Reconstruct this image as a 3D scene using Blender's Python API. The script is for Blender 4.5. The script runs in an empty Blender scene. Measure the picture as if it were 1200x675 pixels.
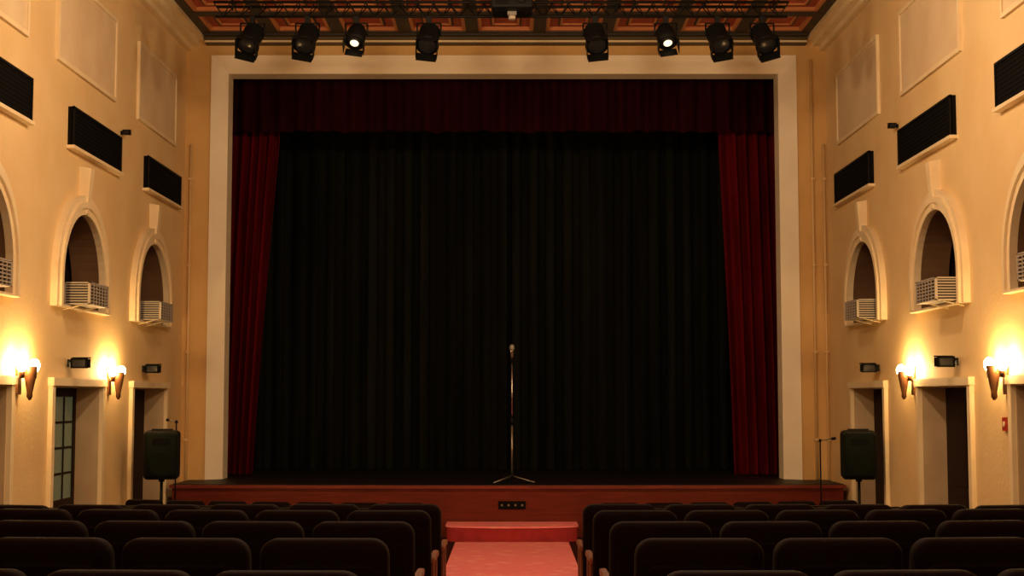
import bpy, bmesh, math, random
from mathutils import Vector, Matrix
random.seed(4)
S=bpy.context.scene
COL=S.collection
# ------------------------------------------------------------------ materials
def mat(name,c,rough=0.6,metal=0.0,c2=None,scale=3.0,bump=0.0,bscale=40.0,emit=None,es=0.0,sheen=0.0,spec=0.5,stretch=None,detail=4.0):
    m=bpy.data.materials.new(name); m.use_nodes=True
    nt=m.node_tree; b=nt.nodes['Principled BSDF']
    b.inputs['Base Color'].default_value=(*c,1); b.inputs['Roughness'].default_value=rough
    b.inputs['Metallic'].default_value=metal
    b.inputs['Specular IOR Level'].default_value=spec
    if sheen: 
        b.inputs['Sheen Weight'].default_value=sheen
        b.inputs['Sheen Tint'].default_value=(min(1,c[0]*6),min(1,c[1]*6),min(1,c[2]*6),1)
    tc=nt.nodes.new('ShaderNodeTexCoord'); mp=nt.nodes.new('ShaderNodeMapping')
    nt.links.new(tc.outputs['Object'],mp.inputs['Vector'])
    if stretch: mp.inputs['Scale'].default_value=stretch
    if c2:
        n=nt.nodes.new('ShaderNodeTexNoise'); n.inputs['Scale'].default_value=scale; n.inputs['Detail'].default_value=detail
        r=nt.nodes.new('ShaderNodeValToRGB')
        r.color_ramp.elements[0].position=0.35; r.color_ramp.elements[1].position=0.65
        r.color_ramp.elements[0].color=(*c,1); r.color_ramp.elements[1].color=(*c2,1)
        nt.links.new(mp.outputs[0],n.inputs['Vector']); nt.links.new(n.outputs['Fac'],r.inputs['Fac'])
        nt.links.new(r.outputs['Color'],b.inputs['Base Color'])
    if bump:
        n2=nt.nodes.new('ShaderNodeTexNoise'); n2.inputs['Scale'].default_value=bscale
        bp=nt.nodes.new('ShaderNodeBump'); bp.inputs['Strength'].default_value=bump; bp.inputs['Distance'].default_value=0.02
        nt.links.new(mp.outputs[0],n2.inputs['Vector']); nt.links.new(n2.outputs['Fac'],bp.inputs['Height'])
        nt.links.new(bp.outputs['Normal'],b.inputs['Normal'])
    if emit:
        b.inputs['Emission Color'].default_value=(*emit,1); b.inputs['Emission Strength'].default_value=es
    return m
M={}
M['wall']=mat('plaster_cream',(.78,.58,.31),.75,c2=(.72,.51,.25),scale=1.3,bump=.15,bscale=25)
M['pros']=mat('plaster_ochre',(.68,.44,.18),.75,c2=(.60,.37,.14),scale=1.5,bump=.1)
M['trim']=mat('trim_ivory',(.82,.69,.45),.6,c2=(.78,.62,.39),scale=4)
M['frame']=mat('proscenium_ivory',(.88,.80,.66),.6,c2=(.83,.74,.59),scale=2)
M['panel']=mat('panel_pale',(.74,.59,.39),.7,c2=(.68,.52,.33),scale=2)
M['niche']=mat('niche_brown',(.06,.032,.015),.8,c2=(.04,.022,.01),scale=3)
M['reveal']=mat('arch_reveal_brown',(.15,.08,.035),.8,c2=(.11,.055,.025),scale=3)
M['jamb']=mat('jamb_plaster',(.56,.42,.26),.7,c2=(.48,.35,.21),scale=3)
M['doorwood']=mat('door_dark_wood',(.018,.007,.004),.6,c2=(.011,.004,.003),scale=4,stretch=(6,6,.6),spec=.15)
M['glass_g']=mat('door_glass',(.10,.13,.08),.15,emit=(.35,.42,.22),es=.07)  # weak green emission put into the panes so they look lit
M['mahog']=mat('mahogany',(.15,.020,.009),.45,c2=(.105,.014,.007),scale=5,stretch=(.5,3,6),spec=.2)
M['lip']=mat('mahogany_nosing',(.21,.036,.020),.4,c2=(.16,.027,.015),scale=5,stretch=(.5,3,6),spec=.3)
M['deck']=mat('stage_black_floor',(.014,.010,.010),.5,c2=(.008,.006,.006),scale=4,stretch=(6,.7,1),spec=.2)
M['black']=mat('black_metal',(.005,.005,.005),.55,spec=.15)
M['blackm']=mat('black_matte',(.004,.004,.004),.85,spec=.08)
M['house']=mat('stagehouse_black',(.004,.004,.004),.95,spec=.1)
M['bcur']=mat('black_velvet',(.0115,.0130,.0105),.9,c2=(.006,.007,.0055),scale=1.2,stretch=(3,3,.3),sheen=.04,spec=.05)
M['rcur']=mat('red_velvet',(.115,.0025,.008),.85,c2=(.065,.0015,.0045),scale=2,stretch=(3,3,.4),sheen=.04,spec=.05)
M['val']=mat('red_velvet_valance',(.022,.0018,.0028),.9,c2=(.014,.0012,.002),scale=2,stretch=(3,3,.4),sheen=.02,spec=.04)  # velvet darkened: the lack of light on stage is put into its colour
M['seat']=mat('upholstery_plum',(.0055,.0016,.0017),.75,c2=(.0038,.0012,.0013),scale=12,bump=.1,bscale=150,spec=.06)
M['swood']=mat('seat_wood',(.20,.07,.03),.35,c2=(.13,.042,.018),scale=8,stretch=(8,1,8))
M['floor']=mat('floor_dark_carpet',(.04,.007,.006),.9,c2=(.028,.005,.004),scale=9,spec=.1)
M['riser']=mat('step_riser_carpet',(.38,.035,.040),.9,c2=(.30,.028,.032),scale=9,spec=.1)
M['chrome']=mat('chrome',(.75,.75,.75),.25,metal=1)
M['mesh']=mat('mic_grille',(.45,.45,.45),.4,metal=.9,bump=.5,bscale=300)
M['brown']=mat('sconce_bronze',(.12,.05,.02),.4,metal=.6)
M['bulb']=mat('sconce_glass',(1,.9,.7),.4,emit=(1,.62,.24),es=260)
M['acgrey']=mat('ac_casing',(.40,.35,.29),.5)
M['acdark']=mat('ac_recess',(.04,.03,.025),.7)
M['spk']=mat('speaker_grille',(.004,.0065,.004),.8,bump=.4,bscale=220,spec=.08)
M['lens']=mat('lamp_lens',(1,.95,.8),.2,emit=(1,.80,.50),es=1.6)
M['glassd']=mat('lamp_lens_off',(.015,.015,.017),.2,spec=.2)
M['cred']=mat('coffer_red',(.42,.075,.035),.6,c2=(.32,.05,.025),scale=5)
M['corange']=mat('coffer_orange',(.58,.23,.09),.55)
M['cbeam']=mat('coffer_beam',(.022,.022,.014),.6,c2=(.035,.02,.010),scale=3)
M['olive']=mat('cornice_olive',(.08,.055,.022),.6)
M['pipe']=mat('painted_pipe',(.66,.46,.23),.5)
M['redbox']=mat('alarm_red',(.4,.03,.02),.4)
M['metalg']=mat('grey_metal',(.3,.28,.25),.35,metal=.8)
# carpet with pattern
def carpet():
    m=bpy.data.materials.new('aisle_carpet'); m.use_nodes=True; nt=m.node_tree; b=nt.nodes['Principled BSDF']
    b.inputs['Roughness'].default_value=.95; b.inputs['Specular IOR Level'].default_value=.1
    tc=nt.nodes.new('ShaderNodeTexCoord'); v=nt.nodes.new('ShaderNodeTexVoronoi'); v.inputs['Scale'].default_value=4.5
    r=nt.nodes.new('ShaderNodeValToRGB'); e=r.color_ramp.elements
    e[0].position=.10; e[0].color=(.92,.46,.38,1); e[1].position=.38; e[1].color=(.82,.20,.24,1)
    n=nt.nodes.new('ShaderNodeTexNoise'); n.inputs['Scale'].default_value=14
    mx=nt.nodes.new('ShaderNodeMix'); mx.data_type='RGBA'; mx.inputs['B'].default_value=(.86,.26,.28,1)
    nt.links.new(tc.outputs['Object'],v.inputs['Vector']); nt.links.new(tc.outputs['Object'],n.inputs['Vector'])
    nt.links.new(v.outputs['Distance'],r.inputs['Fac']); nt.links.new(r.outputs['Color'],mx.inputs['A'])
    nt.links.new(n.outputs['Fac'],mx.inputs['Factor']); nt.links.new(mx.outputs['Result'],b.inputs['Base Color'])
    return m
M['carpet']=carpet()
# ------------------------------------------------------------------ mesh helpers
class B:
    def __init__(s): s.bm=bmesh.new(); s.mats=[]
    def mi(s,k):
        if k not in s.mats: s.mats.append(k)
        return s.mats.index(k)
    def faces_from(s,verts,faces,k,smooth=False):
        vs=[s.bm.verts.new(v) for v in verts]; i=s.mi(k); out=[]
        for f in faces:
            try:
                fc=s.bm.faces.new([vs[a] for a in f]); fc.material_index=i; fc.smooth=smooth; out.append(fc)
            except ValueError: pass
        return vs
    def box(s,x0,x1,y0,y1,z0,z1,k,M4=None):
        v=[(x,y,z) for x in (x0,x1) for y in (y0,y1) for z in (z0,z1)]
        if M4: v=[M4@Vector(p) for p in v]
        return s.faces_from(v,[(0,1,3,2),(4,6,7,5),(0,4,5,1),(2,3,7,6),(0,2,6,4),(1,5,7,3)],k)
    def cyl(s,p0,p1,r0,k,r1=None,n=14,caps=True,smooth=True):
        p0=Vector(p0);p1=Vector(p1); r1=r0 if r1 is None else r1
        d=(p1-p0).normalized(); a=Vector((0,0,1)) if abs(d.z)<.9 else Vector((1,0,0))
        u=d.cross(a).normalized(); w=d.cross(u)
        vs=[]
        for p,r in ((p0,r0),(p1,r1)):
            for i in range(n):
                t=2*math.pi*i/n; vs.append(p+(u*math.cos(t)+w*math.sin(t))*r)
        f=[(i,(i+1)%n,n+(i+1)%n,n+i) for i in range(n)]
        v=s.faces_from(vs,f,k,smooth)
        if caps:
            for rng in (range(n),range(n,2*n)):
                try:
                    fc=s.bm.faces.new([v[i] for i in rng]); fc.material_index=s.mi(k)
                except ValueError: pass
    def lathe(s,prof,k,n=20,M4=None,smooth=True):
        vs=[]
        for r,z in prof:
            for i in range(n):
                t=2*math.pi*i/n; p=Vector((r*math.cos(t),r*math.sin(t),z)); vs.append(M4@p if M4 else p)
        f=[]
        for j in range(len(prof)-1):
            for i in range(n):
                f.append((j*n+i,j*n+(i+1)%n,(j+1)*n+(i+1)%n,(j+1)*n+i))
        f.append(tuple(range(n))); f.append(tuple(range((len(prof)-1)*n,len(prof)*n)))
        s.faces_from(vs,f,k,smooth)
    def sphere(s,c,r,k,sc=(1,1,1)):
        prof=[(max(.0005,math.sin(math.pi*i/10))*1.0,-math.cos(math.pi*i/10)) for i in range(11)]
        s.lathe([(a*r,b*r) for a,b in prof],k,16,Matrix.Translation(c)@Matrix.Diagonal((*sc,1)))
    def rprism(s,w,h,r,t,bv,k,M4,n=5,puff=0):
        """rounded rectangle (local X,Z) thick along local Y"""
        def ring(ins,y):
            o=[]; W=w/2-ins; H=h/2-ins; R=max(r-ins,.002)
            for cx,cz,a0 in ((W-R,H-R,0),(-(W-R),H-R,90),(-(W-R),-(H-R),180),(W-R,-(H-R),270)):
                for i in range(n+1):
                    a=math.radians(a0+90*i/n); o.append(Vector((cx+R*math.cos(a),y,cz+R*math.sin(a))))
            return o
        L=[ring(bv*2.2,-t/2-puff),ring(bv,-t/2),ring(bv*.3,-t/2+bv*.35),ring(0,-t/2+bv),ring(0,t/2-bv),ring(bv*.3,t/2-bv*.35),ring(bv,t/2),ring(bv*2.2,t/2+puff)]
        m=len(L[0]); vs=[M4@p for R_ in L for p in R_]; f=[]
        for j in range(len(L)-1):
            for i in range(m): f.append((j*m+i,j*m+(i+1)%m,(j+1)*m+(i+1)%m,(j+1)*m+i))
        f.append(tuple(range(m))); f.append(tuple(range((len(L)-1)*m,len(L)*m)))
        s.faces_from(vs,f,k,True)
    def prism(s,pts,z0,z1,k):
        n=len(pts); vs=[(p[0],p[1],z0) for p in pts]+[(p[0],p[1],z1) for p in pts]
        f=[(i,(i+1)%n,n+(i+1)%n,n+i) for i in range(n)]+[tuple(range(n)),tuple(range(n,2*n))]
        s.faces_from(vs,f,k)
    def mesh(s,name):
        bmesh.ops.recalc_face_normals(s.bm,faces=s.bm.faces)
        me=bpy.data.meshes.new(name); s.bm.to_mesh(me); s.bm.free()
        for k in s.mats: me.materials.append(M[k])
        return me
    def obj(s,name,loc=(0,0,0),rot=(0,0,0),parent=None,scale=1):
        o=bpy.data.objects.new(name,s.mesh(name)); o.location=loc; o.rotation_euler=rot; COL.objects.link(o)
        o.scale=(scale,)*3
        if parent: o.parent=parent
        return o
T=Matrix.Translation
def R(a,ax): return Matrix.Rotation(math.radians(a),4,ax)

def plate(name,outer,holes,th,mapf,k,link=True):
    cu=bpy.data.curves.new(name+'_c','CURVE'); cu.dimensions='2D'; cu.fill_mode='BOTH'; cu.extrude=th/2
    for pts in [outer]+holes:
        sp=cu.splines.new('POLY'); sp.points.add(len(pts)-1)
        for i,p in enumerate(pts): sp.points[i].co=(p[0],p[1],0,1)
        sp.use_cyclic_u=True
    ob=bpy.data.objects.new(name+'_c',cu); COL.objects.link(ob)
    dg=bpy.context.evaluated_depsgraph_get()
    me=bpy.data.meshes.new_from_object(ob.evaluated_get(dg))
    bpy.data.objects.remove(ob)
    for v in me.vertices: v.co=mapf(v.co)
    me.materials.clear(); me.materials.append(M[k]); me.name=name
    for p in me.polygons: p.use_smooth=False
    o=bpy.data.objects.new(name,me); COL.objects.link(o)
    return o
def rect(a0,a1,b0,b1): return [(a0,b0),(a1,b0),(a1,b1),(a0,b1)]
def arch(c,r,zb,zs,n=24):
    p=[(c-r,zb),(c+r,zb)]
    for i in range(n+1):
        a=math.pi*i/n; p.append((c+r*math.cos(a),zs+r*math.sin(a)))
    return p
# ------------------------------------------------------------------ dimensions
XL,XR=-4.55,4.38
YB=-3.0; YW=19.6
ZT=6.7
FP=[(-3,.40),(3.9,.385),(4.7,.40),(5.9,.35),(7.1,.30),(8.1,.263),(9.5,.13),(11,.01),(12.5,-.10),(14.2,-.20),(19.6,-.20)]
def fz(y):
    for (a,za),(b,zb) in zip(FP,FP[1:]):
        if y<=b: return za+(zb-za)*(y-a)/(b-a)
    return -.2
# floor
b=B()
vs=[];n=len(FP)
for y,z in FP: vs+=[(XL-.3,y,z),(XR+.3,y,z)]
for y,z in FP: vs+=[(XL-.3,y,z-.2),(XR+.3,y,z-.2)]
fs=[]
for i in range(n-1):
    fs.append((2*i,2*i+1,2*i+3,2*i+2)); fs.append((2*n+2*i,2*n+2*i+2,2*n+2*i+3,2*n+2*i+1))
fs+=[(0,2*n,2*n+1,1),(2*n-2,2*n-1,4*n-1,4*n-2)]
b.faces_from(vs,fs,'floor'); b.obj('floor')
# aisle runner
b=B(); vs=[];q=[p for p in FP if p[0]<17.6]+[(17.75,-.2)]
q[0]=(-2.9,q[0][1])
for y,z in q:
    a=.30 if y<8.0 else (.70 if y>9.4 else .36)
    vs+=[(-a,y,z+.012),(a,y,z+.012)]
b.faces_from(vs,[(2*i,2*i+1,2*i+3,2*i+2) for i in range(len(q)-1)],'carpet'); b.obj('aisle_carpet_runner')

# side walls ------------------------------------------------------------------
def side(sgn,X,doors,arches,vents,panels,tag):
    th=.30
    cx=X+sgn*th/2
    mp=lambda c: Vector((cx+c.z,c.x,c.y))
    holes=[]
    for (y0,y1) in doors: holes.append(rect(y0,y1,-.19 if y0>12.9 else fz(y0)-.02,1.71))
    for c in arches: holes.append(arch(c,.72,2.52,2.79))
    w=plate('wall_'+tag,rect(YB,20.0,-.5,ZT),holes,th,mp,'wall')
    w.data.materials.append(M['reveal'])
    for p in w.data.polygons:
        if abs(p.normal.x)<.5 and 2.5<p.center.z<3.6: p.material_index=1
    # door trims
    t=B()
    for (y0,y1) in doors:
        f=.085; xi=X-sgn*.045
        xa,xb=sorted((X,xi))
        z0=fz((y0+y1)/2)
        t.box(xa,xb,y0-f,y0,z0,1.71,'trim'); t.box(xa,xb,y1,y1+f,z0,1.71,'trim')
        xa2,xb2=sorted((X,X-sgn*.06))
        t.box(xa2,xb2,y0-f-.02,y1+f+.02,1.71,1.79,'trim')
        xj0,xj1=sorted((X-sgn*.0,X+sgn*.27))
        t.box(xj0,xj1,y1-.012,y1-.001,z0,1.70,'jamb'); t.box(xj0,xj1,y0+.001,y0+.012,z0,1.70,'jamb')
        t.box(xj0,xj1,y0,y1,1.695,1.708,'jamb')
    t.obj('trim_doors_'+tag)
    # door leaves
    for i,(y0,y1) in enumerate(doors):
        d=B(); xa,xb=sorted((X+sgn*.25,X+sgn*.295)); z0=fz((y0+y1)/2)+.01
        ym=(y0+y1)/2
        for (a,c) in ((y0+.014,ym-.003),(ym+.003,y1-.014)):
            glazed=(tag=='left' and i==1)
            if glazed:
                d.box(xa,xb,a,a+.09,z0,1.69,'doorwood'); d.box(xa,xb,c-.09,c,z0,1.69,'doorwood')
                d.box(xa,xb,a+.09,c-.09,z0,z0+.7,'doorwood'); d.box(xa,xb,a+.09,c-.09,1.6,1.69,'doorwood')
                xg0,xg1=sorted((X+sgn*.262,X+sgn*.28))
                d.box(xg0,xg1,a+.09,c-.09,z0+.7,1.6,'glass_g')
                for kz in range(1,4):
                    z=z0+.7+(1.6-z0-.7)*kz/4; d.box(xa,xb,a+.09,c-.09,z-.012,z+.012,'doorwood')
                d.box(xa,xb,(a+c)/2-.012,(a+c)/2+.012,z0+.7,1.6,'doorwood')
            else:
                d.box(xa,xb,a,c,z0,1.69,'doorwood')
                xp0,xp1=sorted((X+sgn*.235,X+sgn*.25))
                d.box(xp0,xp1,a+.1,c-.1,z0+.12,z0+.75,'doorwood'); d.box(xp0,xp1,a+.1,c-.1,z0+.87,1.58,'doorwood')
        xk=X+sgn*.235
        d.cyl((xk,ym-.06,z0+.85),(xk+sgn*.02,ym-.06,z0+.85),.02,'metalg'); 
        d.cyl((xk-sgn*.03,ym-.06,z0+.78),(xk-sgn*.03,ym-.06,z0+.95),.009,'metalg')
        d.obj('door_%s_%d'%(tag,i+1))
    for i,c in enumerate(arches):
        mp2=lambda v,X=X: Vector((X-sgn*.035+v.z,v.x,v.y))
        plate('trim_arch_%s_%d'%(tag,i+1),arch(c,.92,2.50,2.79,32),[arch(c,.72,2.52,2.79,24)],.07,mp2,'trim')
        plate('trim_arch_bead_%s_%d'%(tag,i+1),arch(c,.85,2.50,2.79,32),[arch(c,.79,2.52,2.79,24)],.03,lambda v,X=X: Vector((X-sgn*.08+v.z,v.x,v.y)),'trim')
        k=B()
        x0,x1=X,X-sgn*.12
        v=[(x0,c-.05,3.52),(x0,c+.05,3.52),(x0,c+.075,4.02),(x0,c-.075,4.02),
           (x1+sgn*.04,c-.045,3.52),(x1+sgn*.04,c+.045,3.52),(x1,c+.065,4.0),(x1,c-.065,4.0)]
        k.faces_from(v,[(0,1,2,3),(4,5,6,7),(0,1,5,4),(1,2,6,5),(2,3,7,6),(3,0,4,7)],'trim')
        k.obj('trim_keystone_%s_%d'%(tag,i+1))
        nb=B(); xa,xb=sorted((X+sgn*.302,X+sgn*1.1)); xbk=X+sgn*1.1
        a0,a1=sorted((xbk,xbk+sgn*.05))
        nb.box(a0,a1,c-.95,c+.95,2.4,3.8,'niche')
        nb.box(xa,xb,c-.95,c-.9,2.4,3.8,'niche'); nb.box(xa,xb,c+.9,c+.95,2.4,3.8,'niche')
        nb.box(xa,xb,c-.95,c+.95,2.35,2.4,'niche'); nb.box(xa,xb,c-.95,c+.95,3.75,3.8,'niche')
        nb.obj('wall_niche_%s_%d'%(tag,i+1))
    for (y0,y1) in vents:
        v=B(); xa,xb=sorted((X,X-sgn*.05)); 
        v.box(xa,xb,y0,y1,4.17,4.57,'blackm')
        xc,xd=sorted((X,X-sgn*.08)); v.box(xc,xd,y0-.03,y1+.03,4.135,4.168,'trim')
        for q in range(9):
            z=4.19+q*.042; xe,xf=sorted((X-sgn*.05,X-sgn*.056)); v.box(xe,xf,y0+.03,y1-.03,z,z+.018,'blackm')
        xe,xf=sorted((X-sgn*.04,X-sgn*.065))
        v.box(xe,xf,y0,y0+.03,4.17,4.57,'black'); v.box(xe,xf,y1-.03,y1,4.17,4.57,'black'); v.box(xe,xf,y0,y1,4.55,4.575,'black')
        v.obj('wall_loudspeaker_panel')
    t=B()
    for (y0,y1) in panels:
        xa,xb=sorted((X,X-sgn*.02)); t.box(xa,xb,y0,y1,5.0,5.87,'panel')
        xa,xb=sorted((X,X-sgn*.035)); w=.045
        t.box(xa,xb,y0-w,y0,4.955,5.915,'trim');t.box(xa,xb,y1,y1+w,4.955,5.915,'trim')
        t.box(xa,xb,y0,y1,4.955,5.0,'trim');t.box(xa,xb,y0,y1,5.87,5.915,'trim')
    t.obj('trim_panels_'+tag)
    t=B()
    for (p,z0,z1) in ((.08,6.42,6.49),(.17,6.49,6.57),(.25,6.57,6.64),(.21,6.64,6.699)):
        xa,xb=sorted((X,X-sgn*p)); t.box(xa,xb,YB,YW-.001,z0,z1,'trim')
    t.obj('trim_cornice_'+tag)
    t=B(); segs=[];prev=9.0
    for y0,y1 in sorted(doors): segs.append((prev,y0-.09)); prev=y1+.09
    segs.append((prev,YW))
    for a,c in segs:
        if c>a:
            xa,xb=sorted((X,X-sgn*.03)); zz=max(fz(a),fz(c)); t.box(xa,xb,a,c,-.2,zz+.12,'trim')
    t.obj('baseboard_'+tag)
side(-1,XL,[(17.03,18.65),(14.08,15.73),(11.2,12.85)],[17.8,14.9,12.0],[(17.4,19.15),(14.4,16.2),(11.4,13.15)],[(17.06,18.9),(14.0,16.0),(11.1,13.05)],'left')
side(1,XR,[(16.7,18.27),(13.6,15.24),(10.8,12.4)],[17.5,14.47,11.55],[(17.05,18.9),(13.85,15.76),(10.8,12.55)],[(16.75,18.8),(13.65,15.7),(10.6,12.4)],'right')
b=B(); b.box(XL-.3,XR+.3,YB-.2,YB,-.5,ZT,'wall'); b.obj('wall_back')
HX0,HX1,HZ=-4.17,3.94,6.33
pw=[(XL,-.45),(HX0,-.45),(HX0,HZ),(HX1,HZ),(HX1,-.45),(XR,-.45),(XR,ZT),(XL,ZT)]
plate('wall_proscenium',pw,[],.45,lambda c:Vector((c.x,YW+.225-c.z,c.y)),'pros')
b=B(); ix0,ix1,iz=-3.985,3.74,6.13; y0,y1=YW-.03,YW+.45; zb=.47
O=[(HX0-.03,zb),(HX0-.03,HZ+.03),(HX1+.03,HZ+.03),(HX1+.03,zb)]
I=[(ix0,zb),(ix0,iz),(ix1,iz),(ix1,zb)]
vs=[(x,y0,z) for x,z in O]+[(x,YW+.12,z) for x,z in I]+[(x,y1,z) for x,z in I]+[(x,YW-.001,z) for x,z in O]
fs=[]
for i in range(3):
    fs+=[(i,i+1,4+i+1,4+i),(4+i,5+i,9+i,8+i),(12+i,13+i,1+i,i)]
b.faces_from(vs,fs,'frame'); b.obj('trim_proscenium_frame')
b=B(); b.box(XL+.28,XR-.28,YW-.12,YW-.001,6.50,6.60,'olive'); b.box(XL+.28,XR-.28,YW-.20,YW-.001,6.60,6.699,'cbeam')
b.box(XL+.28,XR-.28,YW-.14,YW-.12,6.52,6.545,'trim'); b.obj('trim_cornice_stage')
for x,zs,z1 in ((XL+.09,-.2,5.1),(XR-.05,-.2,5.1),(XR-.21,.475,6.3)):
    b=B(); b.cyl((x,YW-.03,zs),(x,YW-.03,z1),.018,'pipe',n=10)
    for z in (1,2.2,3.4,4.6): b.box(x-.03,x+.03,YW-.05,YW-.0,z,z+.03,'pipe')
    b.obj('conduit_pipe')
# ceiling with coffers
b=B(); b.box(XL-.3,XR+.3,YB,YW+.45,ZT,ZT+.2,'cred'); b.obj('ceiling')
b=B(); bw=.085
cx0=-.085; P=1.0
xs=[cx0+ (i-4.5)*.93 for i in range(10)]
ys=[19.45-i*P for i in range(12)]
for x in xs: b.box(x-bw,x+bw,8.3,19.55,ZT-.07,ZT-.001,'cbeam')
for i,y in enumerate(ys): b.box(XL+.23,XR-.23,y-bw,y+bw,ZT-.072,ZT-.002,'cbeam')
for xi in range(9):
    for yi in range(11):
        x0=xs[xi]+bw; x1=xs[xi+1]-bw; y1=ys[yi]-bw; y0=ys[yi+1]+bw
        w=.05
        def fr(ins,z0,k,w=w):
            a,c,d,e=x0+ins,x1-ins,y0+ins,y1-ins
            b.box(a,a+w,d,e,z0,ZT-.001,k); b.box(c-w,c,d,e,z0,ZT-.001,k)
            b.box(a+w,c-w,d,d+w,z0,ZT-.001,k); b.box(a+w,c-w,e-w,e,z0,ZT-.001,k)
        fr(0,ZT-.05,'corange'); fr(.17,ZT-.02,'cbeam',.025); fr(.195,ZT-.022,'corange',.03)
b.obj('trim_coffers')
# ------------------------------------------------------------------ stage
def arcpts(x0,x1,ye,yc,n=24):
    o=[]
    for i in range(n+1):
        t=i/n; x=x0+(x1-x0)*t; o.append((x,ye-(ye-yc)*(1-(2*t-1)**2)))
    return o
b=B()
fa=arcpts(-4.41,4.30,18.60,18.47); 
b.prism([(4.30,YW-.002),(-4.41,YW-.002)]+fa,-.199,.42,'mahog')
fb=arcpts(-4.44,4.33,18.56,18.43)
b.prism([(4.33,YW-.06),(-4.44,YW-.06)]+fb,.42,.46,'lip')
fb2=arcpts(-4.42,4.31,18.62,18.49)
b.prism([(4.31,YW-.004),(-4.42,YW-.004)]+fb2,.46,.468,'deck')
b.box(HX0+.005,HX1-.005,YW-.002,YW+.452,.2,.468,'deck')
b.box(-5.19,4.99,YW+.462,23.39,.2,.468,'deck')
for i in range(len(fa)-1):
    (xa,ya),(xb,yb)=fa[i],fa[i+1]
    for z0,z1,p in ((.395,.42,.018),(-.199,-.12,.015)):
        b.faces_from([(xa,ya-p,z0),(xb,yb-p,z0),(xb,yb-p,z1),(xa,ya-p,z1),(xa,ya,z0),(xb,yb,z0),(xb,yb,z1),(xa,ya,z1)],[(0,1,2,3),(0,1,5,4),(3,2,6,7)],'mahog')
b.obj('stage_platform')
b=B(); y=18.450; b.box(-.175,.175,y-.0,y+.017,.16,.26,'blackm')
for i in range(4):
    x=-.13+i*.087; b.box(x-.03,x+.03,y-.006,y+.0,.18,.24,'black'); b.cyl((x,y-.006,.21),(x,y-.009,.21),.012,'metalg')
b.obj('stage_outlet_panel')
b=B(); pts=[(.82,18.45),(-.82,18.45)]
for i in range(17):
    t=i/16; a=math.pi+math.pi*t; pts.append((.82*math.cos(a)*1.0,18.0+.22*math.sin(a)))
b.prism(pts,-.199,-.025,'riser'); 
pts2=[(x*1.015,y if y>18.4 else 18.0+(y-18.0)*1.06) for x,y in pts]
b.prism(pts2,-.025,0.0,'carpet'); b.obj('stage_step')
for nm,bx in (('wall_stage_left',(-5.3,-5.2,YW+.46,23.4,0,7.2)),('wall_stage_right',(5.0,5.1,YW+.46,23.4,0,7.2)),('wall_stage_rear',(-5.3,5.1,23.4,23.5,0,7.2)),('ceiling_stage',(-5.3,5.1,YW+.46,23.5,7.2,7.3)),('wall_stage_header',(-5.3,5.1,YW+.455,YW+.46,6.69,7.3)),('wall_stage_wing_left',(-5.3,XL,YW+.455,YW+.46,0,7.2)),('wall_stage_wing_right',(XR,5.1,YW+.455,YW+.46,0,7.2))):
    b=B(); b.box(*bx,'house'); b.obj(nm)
# ------------------------------------------------------------------ curtains
def curtain(name,k,nu,nv,f):
    vs=[];fs=[]
    for j in range(nv+1):
        for i in range(nu+1): vs.append(f(i/nu,j/nv))
    for j in range(nv):
        for i in range(nu):
            a=j*(nu+1)+i; fs.append((a,a+1,a+nu+2,a+nu+1))
    b=B(); b.faces_from(vs,fs,k,True); return b.obj(name)
def fold(u,n,seed):
    return math.sin(2*math.pi*n*u+seed+1.3*math.sin(7.1*u+seed)+.6*math.sin(17*u+2*seed))
def backf(x0,x1,seed):
    def f(u,v):
        x=x0+(x1-x0)*u; z=.475+(6.5-.475)*v
        n=(x1-x0)/.27
        y=22.3+.12*fold(u,n,seed)*(1.1-.25*v)+.06*math.sin(2*math.pi*n*.29*u+seed)
        x+= .03*math.sin(2*math.pi*n*u*2+seed)
        return (x,y,z)
    return f
curtain('black_stage_curtain','bcur',520,14,backf(-4.6,.02,.4))
curtain('black_stage_curtain','bcur',520,14,backf(-.03,4.6,2.1))
def leg(xo,xit,xib,seed):
    def f(u,v):
        z=.48+(6.3-.48)*v
        t=min(1,max(0,(z-.48)/(5.44-.48)))
        xi=xib+(xit-xib)*(t**1.15)
        x=xo+(xi-xo)*u
        A=.075*(1.15-.3*v)
        y=20.8+A*fold(u,7.5,seed)+.02*math.sin(5*v+9*u)
        return (x,y,z)
    return f
curtain('red_stage_curtain','rcur',200,24,leg(-4.55,-3.42,-3.75,.7))
curtain('red_stage_curtain','rcur',200,24,leg(4.30,3.04,3.22,2.9))
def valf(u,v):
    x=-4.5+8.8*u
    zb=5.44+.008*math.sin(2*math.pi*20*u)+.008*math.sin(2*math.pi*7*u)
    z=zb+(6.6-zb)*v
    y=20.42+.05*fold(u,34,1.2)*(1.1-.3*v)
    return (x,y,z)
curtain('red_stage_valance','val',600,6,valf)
# ------------------------------------------------------------------ microphone
def micstand():
    b=B(); zb=0
    for a in (100,220,340):
        c,s_=math.cos(math.radians(a)),math.sin(math.radians(a))
        b.cyl((0,0,.10),(c*.33,s_*.33,.015),.010,'metalg',n=10); b.sphere((c*.33,s_*.33,.017),.017,'black')
    b.cyl((0,0,.05),(0,0,.14),.026,'black'); b.cyl((0,0,.1),(0,0,.80),.0135,'metalg')
    b.cyl((0,0,.76),(0,0,.86),.022,'black'); b.cyl((0,0,.8),(0,0,1.60),.0105,'chrome')
    b.cyl((0,0,1.585),(0,-.02,1.66),.017,'black',r1=.022)
    m=T((0,-.02,1.63))@R(8,'X')
    b.lathe([(.013,0),(.017,.03),(.020,.10),(.026,.115)],'chrome',16,m)
    b.lathe([(.026,.115),(.034,.125),(.036,.14),(.034,.165),(.024,.188),(.002,.195)],'mesh',18,m)
    return b
micstand().obj('microphone_stand',(0,18.78,.468))
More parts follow.
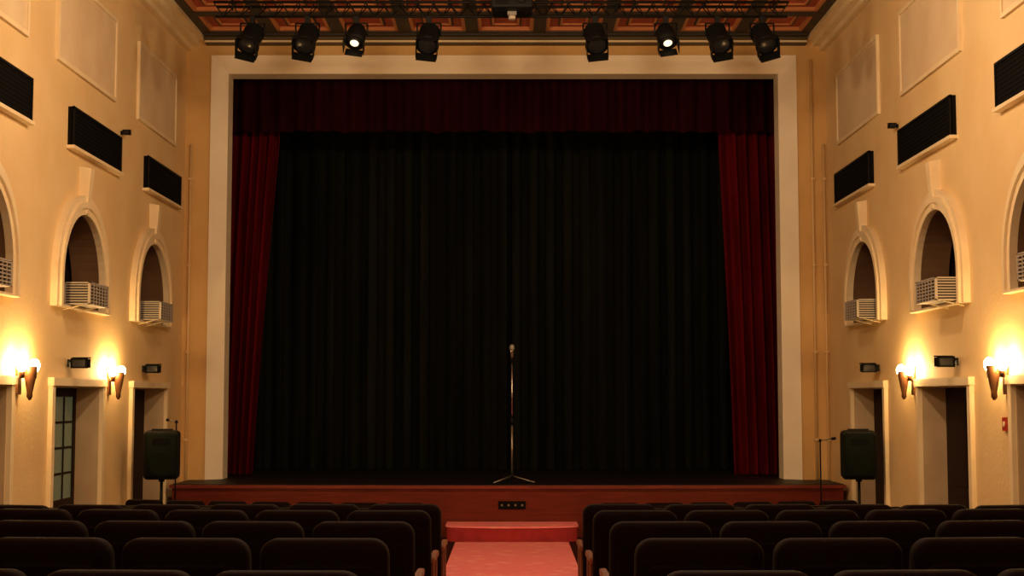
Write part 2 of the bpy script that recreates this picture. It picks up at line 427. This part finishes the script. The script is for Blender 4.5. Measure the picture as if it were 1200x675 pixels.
def boom(h,dx):
    b=B()
    for a in (90,210,330):
        c,s_=math.cos(math.radians(a)),math.sin(math.radians(a)); b.cyl((0,0,.1),(c*.22,s_*.22,.012),.008,'black',n=8)
    b.cyl((0,0,.05),(0,0,h),.009,'black',n=10); b.sphere((0,0,h),.02,'black')
    b.cyl((-dx*.3,0,h-.01),(dx,0,h+.02),.007,'metalg',n=8); b.cyl((dx,0,h+.02),(dx*1.35,0,h+.025),.018,'black',n=10)
    return b
boom(1.27,.14).obj('boom_microphone_stand',(3.75,17.4,-.2))
boom(1.50,-.09).obj('boom_microphone_stand',(-4.03,17.15,-.2))
def pa():
    b=B()
    b.rprism(.40,.56,.05,.30,.02,'black',T((0,0,1.13)))
    b.rprism(.36,.50,.04,.03,.008,'spk',T((0,-.155,1.13)),puff=.01)
    b.cyl((0,-.172,1.03),(0,-.182,1.03),.13,'spk',n=24); b.box(-.10,.10,-.182,-.17,1.24,1.32,'blackm')
    b.cyl((0,0,.25),(0,0,.86),.018,'black'); b.cyl((0,0,.82),(0,0,.88),.035,'black')
    for a in (90,210,330):
        c,s_=math.cos(math.radians(a)),math.sin(math.radians(a))
        b.cyl((0,0,.52),(c*.30,s_*.30,.012),.011,'black',n=10); b.cyl((0,0,.3),(c*.15,s_*.15,.26),.007,'black',n=8)
    b.cyl((0,0,.5),(0,0,.56),.03,'black')
    b.box(-.12,.12,-.02,.02,1.405,1.43,'black')
    return b
pa().obj('loudspeaker_on_stand',(-4.06,16.6,-.2),(0,0,math.radians(10)))
pa().obj('loudspeaker_on_stand',(4.02,16.6,-.2),(0,0,math.radians(-10)))
# ------------------------------------------------------------------ AC
def ac(sgn,X,y0,y1):
    b=B(); p=.30; z0,z1=2.53,2.755
    xa,xb=sorted((X+sgn*.15,X-sgn*p+sgn*.02)); b.box(xa,xb,y0+.01,y1-.01,z0+.01,z1-.01,'acdark')
    fx=X-sgn*p
    xa,xb=sorted((X+sgn*.15,fx)); b.box(xa,xb,y0,y1,z1-.012,z1,'acgrey'); b.box(xa,xb,y0,y1,z0,z0+.012,'acgrey')
    w=.025
    for yy in (y0,y1-w):
        xa,xb=sorted((fx,fx+sgn*w)); b.box(xa,xb,yy,yy+w,z0,z1,'acgrey')
    for yy in (y0,y1-.006):
        xa,xb=sorted((X+sgn*.15,X-sgn*.05)); b.box(xa,xb,yy,yy+.006,z0,z1,'acgrey')
        for i in range(7):
            z=z0+.03+i*.027; xa,xb=sorted((X-sgn*.05,fx+sgn*w)); b.box(xa,xb,yy-.002,yy+.006,z,z+.010,'acgrey')
    for i in range(6):
        z=z0+.03+i*.033; xa,xb=sorted((fx,fx+sgn*.012)); b.box(xa,xb,y0+w,y1-w,z,z+.012,'acgrey')
    for i in range(5):
        yy=y0+w+(y1-y0-2*w)*(i+1)/6; xa,xb=sorted((fx-sgn*.002,fx+sgn*.01)); b.box(xa,xb,yy,yy+.008,z0,z1,'acgrey')
    for yy in (y0+.08,y1-.1):
        b.cyl((X,yy,z0-.05),(X-sgn*.2,yy,z0-.002),.007,'trim',n=8)
    b.obj('window_air_conditioner')
for a,c in ((17.2,17.8),(14.3,14.95),(11.4,12.05)): ac(-1,XL,a,c)
for a,c in ((16.8,17.4),(13.68,14.33),(10.8,11.45)): ac(1,XR,a,c)
# ------------------------------------------------------------------ sconces
def sconce(sgn,X,y,z=1.62):
    b=B(); c=X-sgn*.12
    xa,xb=sorted((X,X-sgn*.025)); b.box(xa,xb,y-.05,y+.05,z+.0,z+.30,'brown')
    m=T((c,y,z))
    b.lathe([(.010,-.05),(.028,-.02),(.026,.02),(.042,.10),(.056,.18),(.066,.25),(.06,.26),(.045,.25)],'brown',14,m)
    for s_ in (-1,1):
        yy=y+s_*.17
        b.cyl((X-sgn*.03,y,z+.16),(c,yy,z+.16),.010,'brown',n=8); b.cyl((X-sgn*.10,yy,z+.15),(X-sgn*.10,yy,z+.21),.022,'brown',r1=.03,n=12)
        b.sphere((X-sgn*.10,yy,z+.27),.048,'bulb',(1,1,1.3))
    b.obj('wall_sconce')
for y in (13.1,16.05,10.2): sconce(-1,XL,y)
for y in (12.6,15.5,9.7): sconce(1,XR,y)
def wspot(sgn,X,y,z,s=1.0):
    b=B(); c=X-sgn*.17*s
    xa,xb=sorted((X,X-sgn*.02)); b.box(xa,xb,y-.04*s,y+.04*s,z-.04*s,z+.05*s,'black')
    b.cyl((X-sgn*.02,y,z+.03*s),(c,y,z+.03*s),.012*s,'black',n=8)
    b.box(c-.085*s,c+.085*s,y-.11*s,y+.05*s,z-.05*s,z+.055*s,'black')
    b.box(c-.10*s,c+.10*s,y-.14*s,y-.11*s,z-.06*s,z+.065*s,'blackm'); b.box(c-.075*s,c+.075*s,y-.145*s,y-.14*s,z-.04*s,z+.04*s,'glassd')
    b.box(c-.11*s,c+.11*s,y-.05*s,y-.02*s,z+.06*s,z+.075*s,'black')
    b.obj('wall_floodlight')
for y in (14.6,17.55): wspot(-1,XL,y,1.94,.85)
for y in (14.0,17.0): wspot(1,XR,y,1.94,.85)
wspot(-1,XL,16.36,4.66,.45); wspot(1,XR,15.95,4.66,.45)
b=B(); b.box(XR-.03,XR,12.58,12.68,1.30,1.42,'redbox'); b.cyl((XR-.035,12.63,1.36),(XR-.03,12.63,1.36),.025,'trim'); b.obj('fire_alarm_box')
# ------------------------------------------------------------------ truss + lamps
YT=16.0; ZC=5.96
b=B(); tx0,tx1=-3.4,3.15
for dy,dz in ((-.1,.07),(.1,.07),(0,-.07)): b.cyl((tx0,YT+dy,ZC+dz+.05),(tx1,YT+dy,ZC+dz+.05),.016,'black',n=8)
nseg=34
P3=[(-.1,.12),(.1,.12),(0,-.02)]
for i in range(nseg):
    xa=tx0+(tx1-tx0)*i/nseg; xb=tx0+(tx1-tx0)*(i+1)/nseg; xm=(xa+xb)/2
    for q in (0,1):
        b.cyl((xa,YT+P3[q][0],ZC+P3[q][1]),(xm,YT,ZC-.02),.007,'black',n=6,caps=False); b.cyl((xm,YT,ZC-.02),(xb,YT+P3[q][0],ZC+P3[q][1]),.007,'black',n=6,caps=False)
    b.cyl((xa,YT-.1,ZC+.12),(xa,YT+.1,ZC+.12),.006,'black',n=6,caps=False)
for x in (-3.2,-1.2,1.2,3.0): b.cyl((x,YT,ZC+.05),(x,YT,ZT-.001),.010,'black',n=8)
b.obj('lighting_truss')
def lamp(x,tilt):
    b=B()
    b.box(-.03,.03,-.03,.03,-.10,-.02,'black')
    b.cyl((-.135,0,-.10),(.135,0,-.10),.010,'black',n=8)
    for s_ in (-1,1): b.cyl((s_*.135,0,-.10),(s_*.135,0,-.25),.010,'black',n=8)
    m=T((0,0,-.25))@R(tilt,'Y')@R(-38,'X')
    b.lathe([(.04,.15),(.08,.14),(.11,.08),(.115,-.05),(.12,-.11),(.135,-.17),(.13,-.175)],'black',18,m)
    for i in range(4): 
        z=.09-i*.03; b.lathe([(.113,z),(.12,z+.004),(.12,z+.010),(.113,z+.014)],'blackm',18,m)
    b.lathe([(.11,-.176),(.10,-.180),(.004,-.182)],'glassd',18,m)
    b.box(-.115,.115,.115,.122,-.30,-.17,'black',m); b.box(-.122,-.115,-.11,.12,-.26,-.17,'black',m); b.box(.115,.122,-.11,.12,-.26,-.17,'black',m)
    b.box(-.115,.115,-.122,-.115,-.22,-.17,'black',m)
    b.obj('stage_spotlight' ,(x,YT,ZC))
for x,t in ((-2.97,14),(-2.34,10),(-.95,6),(.95,-6),(2.35,-10),(2.86,-16)): lamp(x,t)
def par(x,t):
    b=B(); b.box(-.03,.03,-.03,.03,-.10,-.02,'black'); b.cyl((-.125,0,-.10),(.125,0,-.10),.010,'black',n=8)
    for s_ in (-1,1): b.cyl((s_*.125,0,-.10),(s_*.125,0,-.24),.010,'black',n=8)
    m=T((0,0,-.24))@R(t,'Y')@R(-32,'X')
    b.lathe([(.03,.13),(.08,.12),(.108,.06),(.112,-.04),(.115,-.12),(.11,-.122)],'black',18,m)
    b.lathe([(.085,-.1225),(.06,-.126)],'glassd',18,m)
    b.lathe([(.05,-.1265),(.045,-.132),(.004,-.134)],'lens',18,m)
    for s_ in (-1,1): b.box(s_*.115-.003,s_*.115+.003,-.09,.09,-.22,-.12,'black',m)
    b.box(-.1,.1,.105,.112,-.22,-.12,'black',m)
    b.obj('stage_spotlight',(x,YT,ZC))
par(-1.78,8); par(1.76,-8)
b=B(); b.rprism(.46,.20,.03,.42,.015,'black',T((0,0,-.14))); b.cyl((.10,-.21,-.14),(.10,-.25,-.14),.055,'black',n=20); b.cyl((.10,-.25,-.14),(.10,-.252,-.14),.045,'glassd',n=20)
for i in range(5): b.box(-.18,-.04,-.218,-.21,-.20+i*.025,-.19+i*.025,'blackm')
b.box(-.12,.12,-.10,.10,-.04,-.0,'black'); b.cyl((0,0,0),(0,0,.55),.02,'black'); b.box(-.05,.05,-.05,.05,-.28,-.24,'metalg'); b.cyl((0,0,-.28),(0,0,-.32),.04,'acgrey')
b.obj('ceiling_projector',(0,YT-.4,ZC+.16))
# ------------------------------------------------------------------ seats
b=B()
lean=Matrix.Identity(4); lean[1][2]=-.16
b.rprism(.415,.485,.055,.085,.022,'seat',T((0,.07,0))@lean@T((0,0,.505)),puff=.006)
b.rprism(.36,.36,.04,.015,.005,'seat',T((0,.022,0))@lean@T((0,0,.485)))
b.rprism(.375,.36,.05,.095,.03,'seat',T((0,.25,.335))@R(90,'X'),puff=.008)
b.rprism(.36,.33,.04,.02,.006,'swood',T((0,.24,.275))@R(90,'X'))
for s_ in (-1,1):
    x=s_*.2085
    b.rprism(.032,.36,.014,.030,.006,'swood',T((x,.16,.50))@R(90,'X'))
    b.box(x-.010,x+.010,.24,.29,0.015,.487,'swood'); b.box(x-.010,x+.010,.02,.07,.015,.487,'swood')
    b.box(x-.009,x+.009,.02,.29,.25,.31,'swood'); b.box(x-.014,x+.014,-.02,.33,0,.02,'swood')
seat_me=b.mesh('theater_seat')
rows=[(3.9,.38),(4.7,.38),(5.9,.38),(7.1,.38),(8.1,.38)]+[(9.5,.80),(10.5,.80),(11.5,.80),(12.5,.82),(13.4,.82),(14.3,.84)]
cv=.045
for D,a in rows:
    for s_ in (-1,1):
        i=0
        while True:
            x=s_*(a+.225+i*.45)
            if x<XL+.75 or x>XR-.75: break
            y=D+cv*(abs(x)-.5)**2 if abs(x)>.5 else D
            o=bpy.data.objects.new('theater_seat',seat_me); COL.objects.link(o)
            o.location=(x,y,fz(y+.12)); o.rotation_euler=(0,0,math.atan(2*cv*(abs(x)-.5)*s_) if abs(x)>.5 else 0)
            i+=1
# ------------------------------------------------------------------ lights
def point(n,loc,e,c,r=.25):
    l=bpy.data.lights.new(n,'POINT'); l.energy=e; l.color=c; l.shadow_soft_size=r
    o=bpy.data.objects.new(n,l); o.location=loc; COL.objects.link(o)
warm=(1,.70,.40)
for y,z in ((1.5,5.4),(7,5.2),(12.3,5.2)):  # added fill lights above the view for the hall's warm ambient
    for x in (-1.6,1.5):
        point('added_fill_light',(x,y,z),170 if y<12 else 235,warm,.14)
        g=B(); g.cyl((0,0,.25),(0,0,ZT-z-.001),.012,'brown',n=8); g.lathe([(.03,.26),(.16,.22),(.22,.17),(.20,.165)],'brown',18); g.obj('added_fill_pendant',(x,y,z))  # invented stem and shade hung over each added fill light
w=bpy.data.worlds.new('world'); S.world=w; w.use_nodes=True
w.node_tree.nodes['Background'].inputs[0].default_value=(.02,.015,.01,1); w.node_tree.nodes['Background'].inputs[1].default_value=.3
# ------------------------------------------------------------------ camera
cam=bpy.data.cameras.new('camera'); cam.lens=50; cam.sensor_width=36
co=bpy.data.objects.new('camera',cam); co.location=(0,0,1.6); co.rotation_euler=(math.radians(90+4.374),0,0); COL.objects.link(co)
S.camera=co
S.view_settings.view_transform='Standard'
S.view_settings.look='None'
S.view_settings.exposure=0
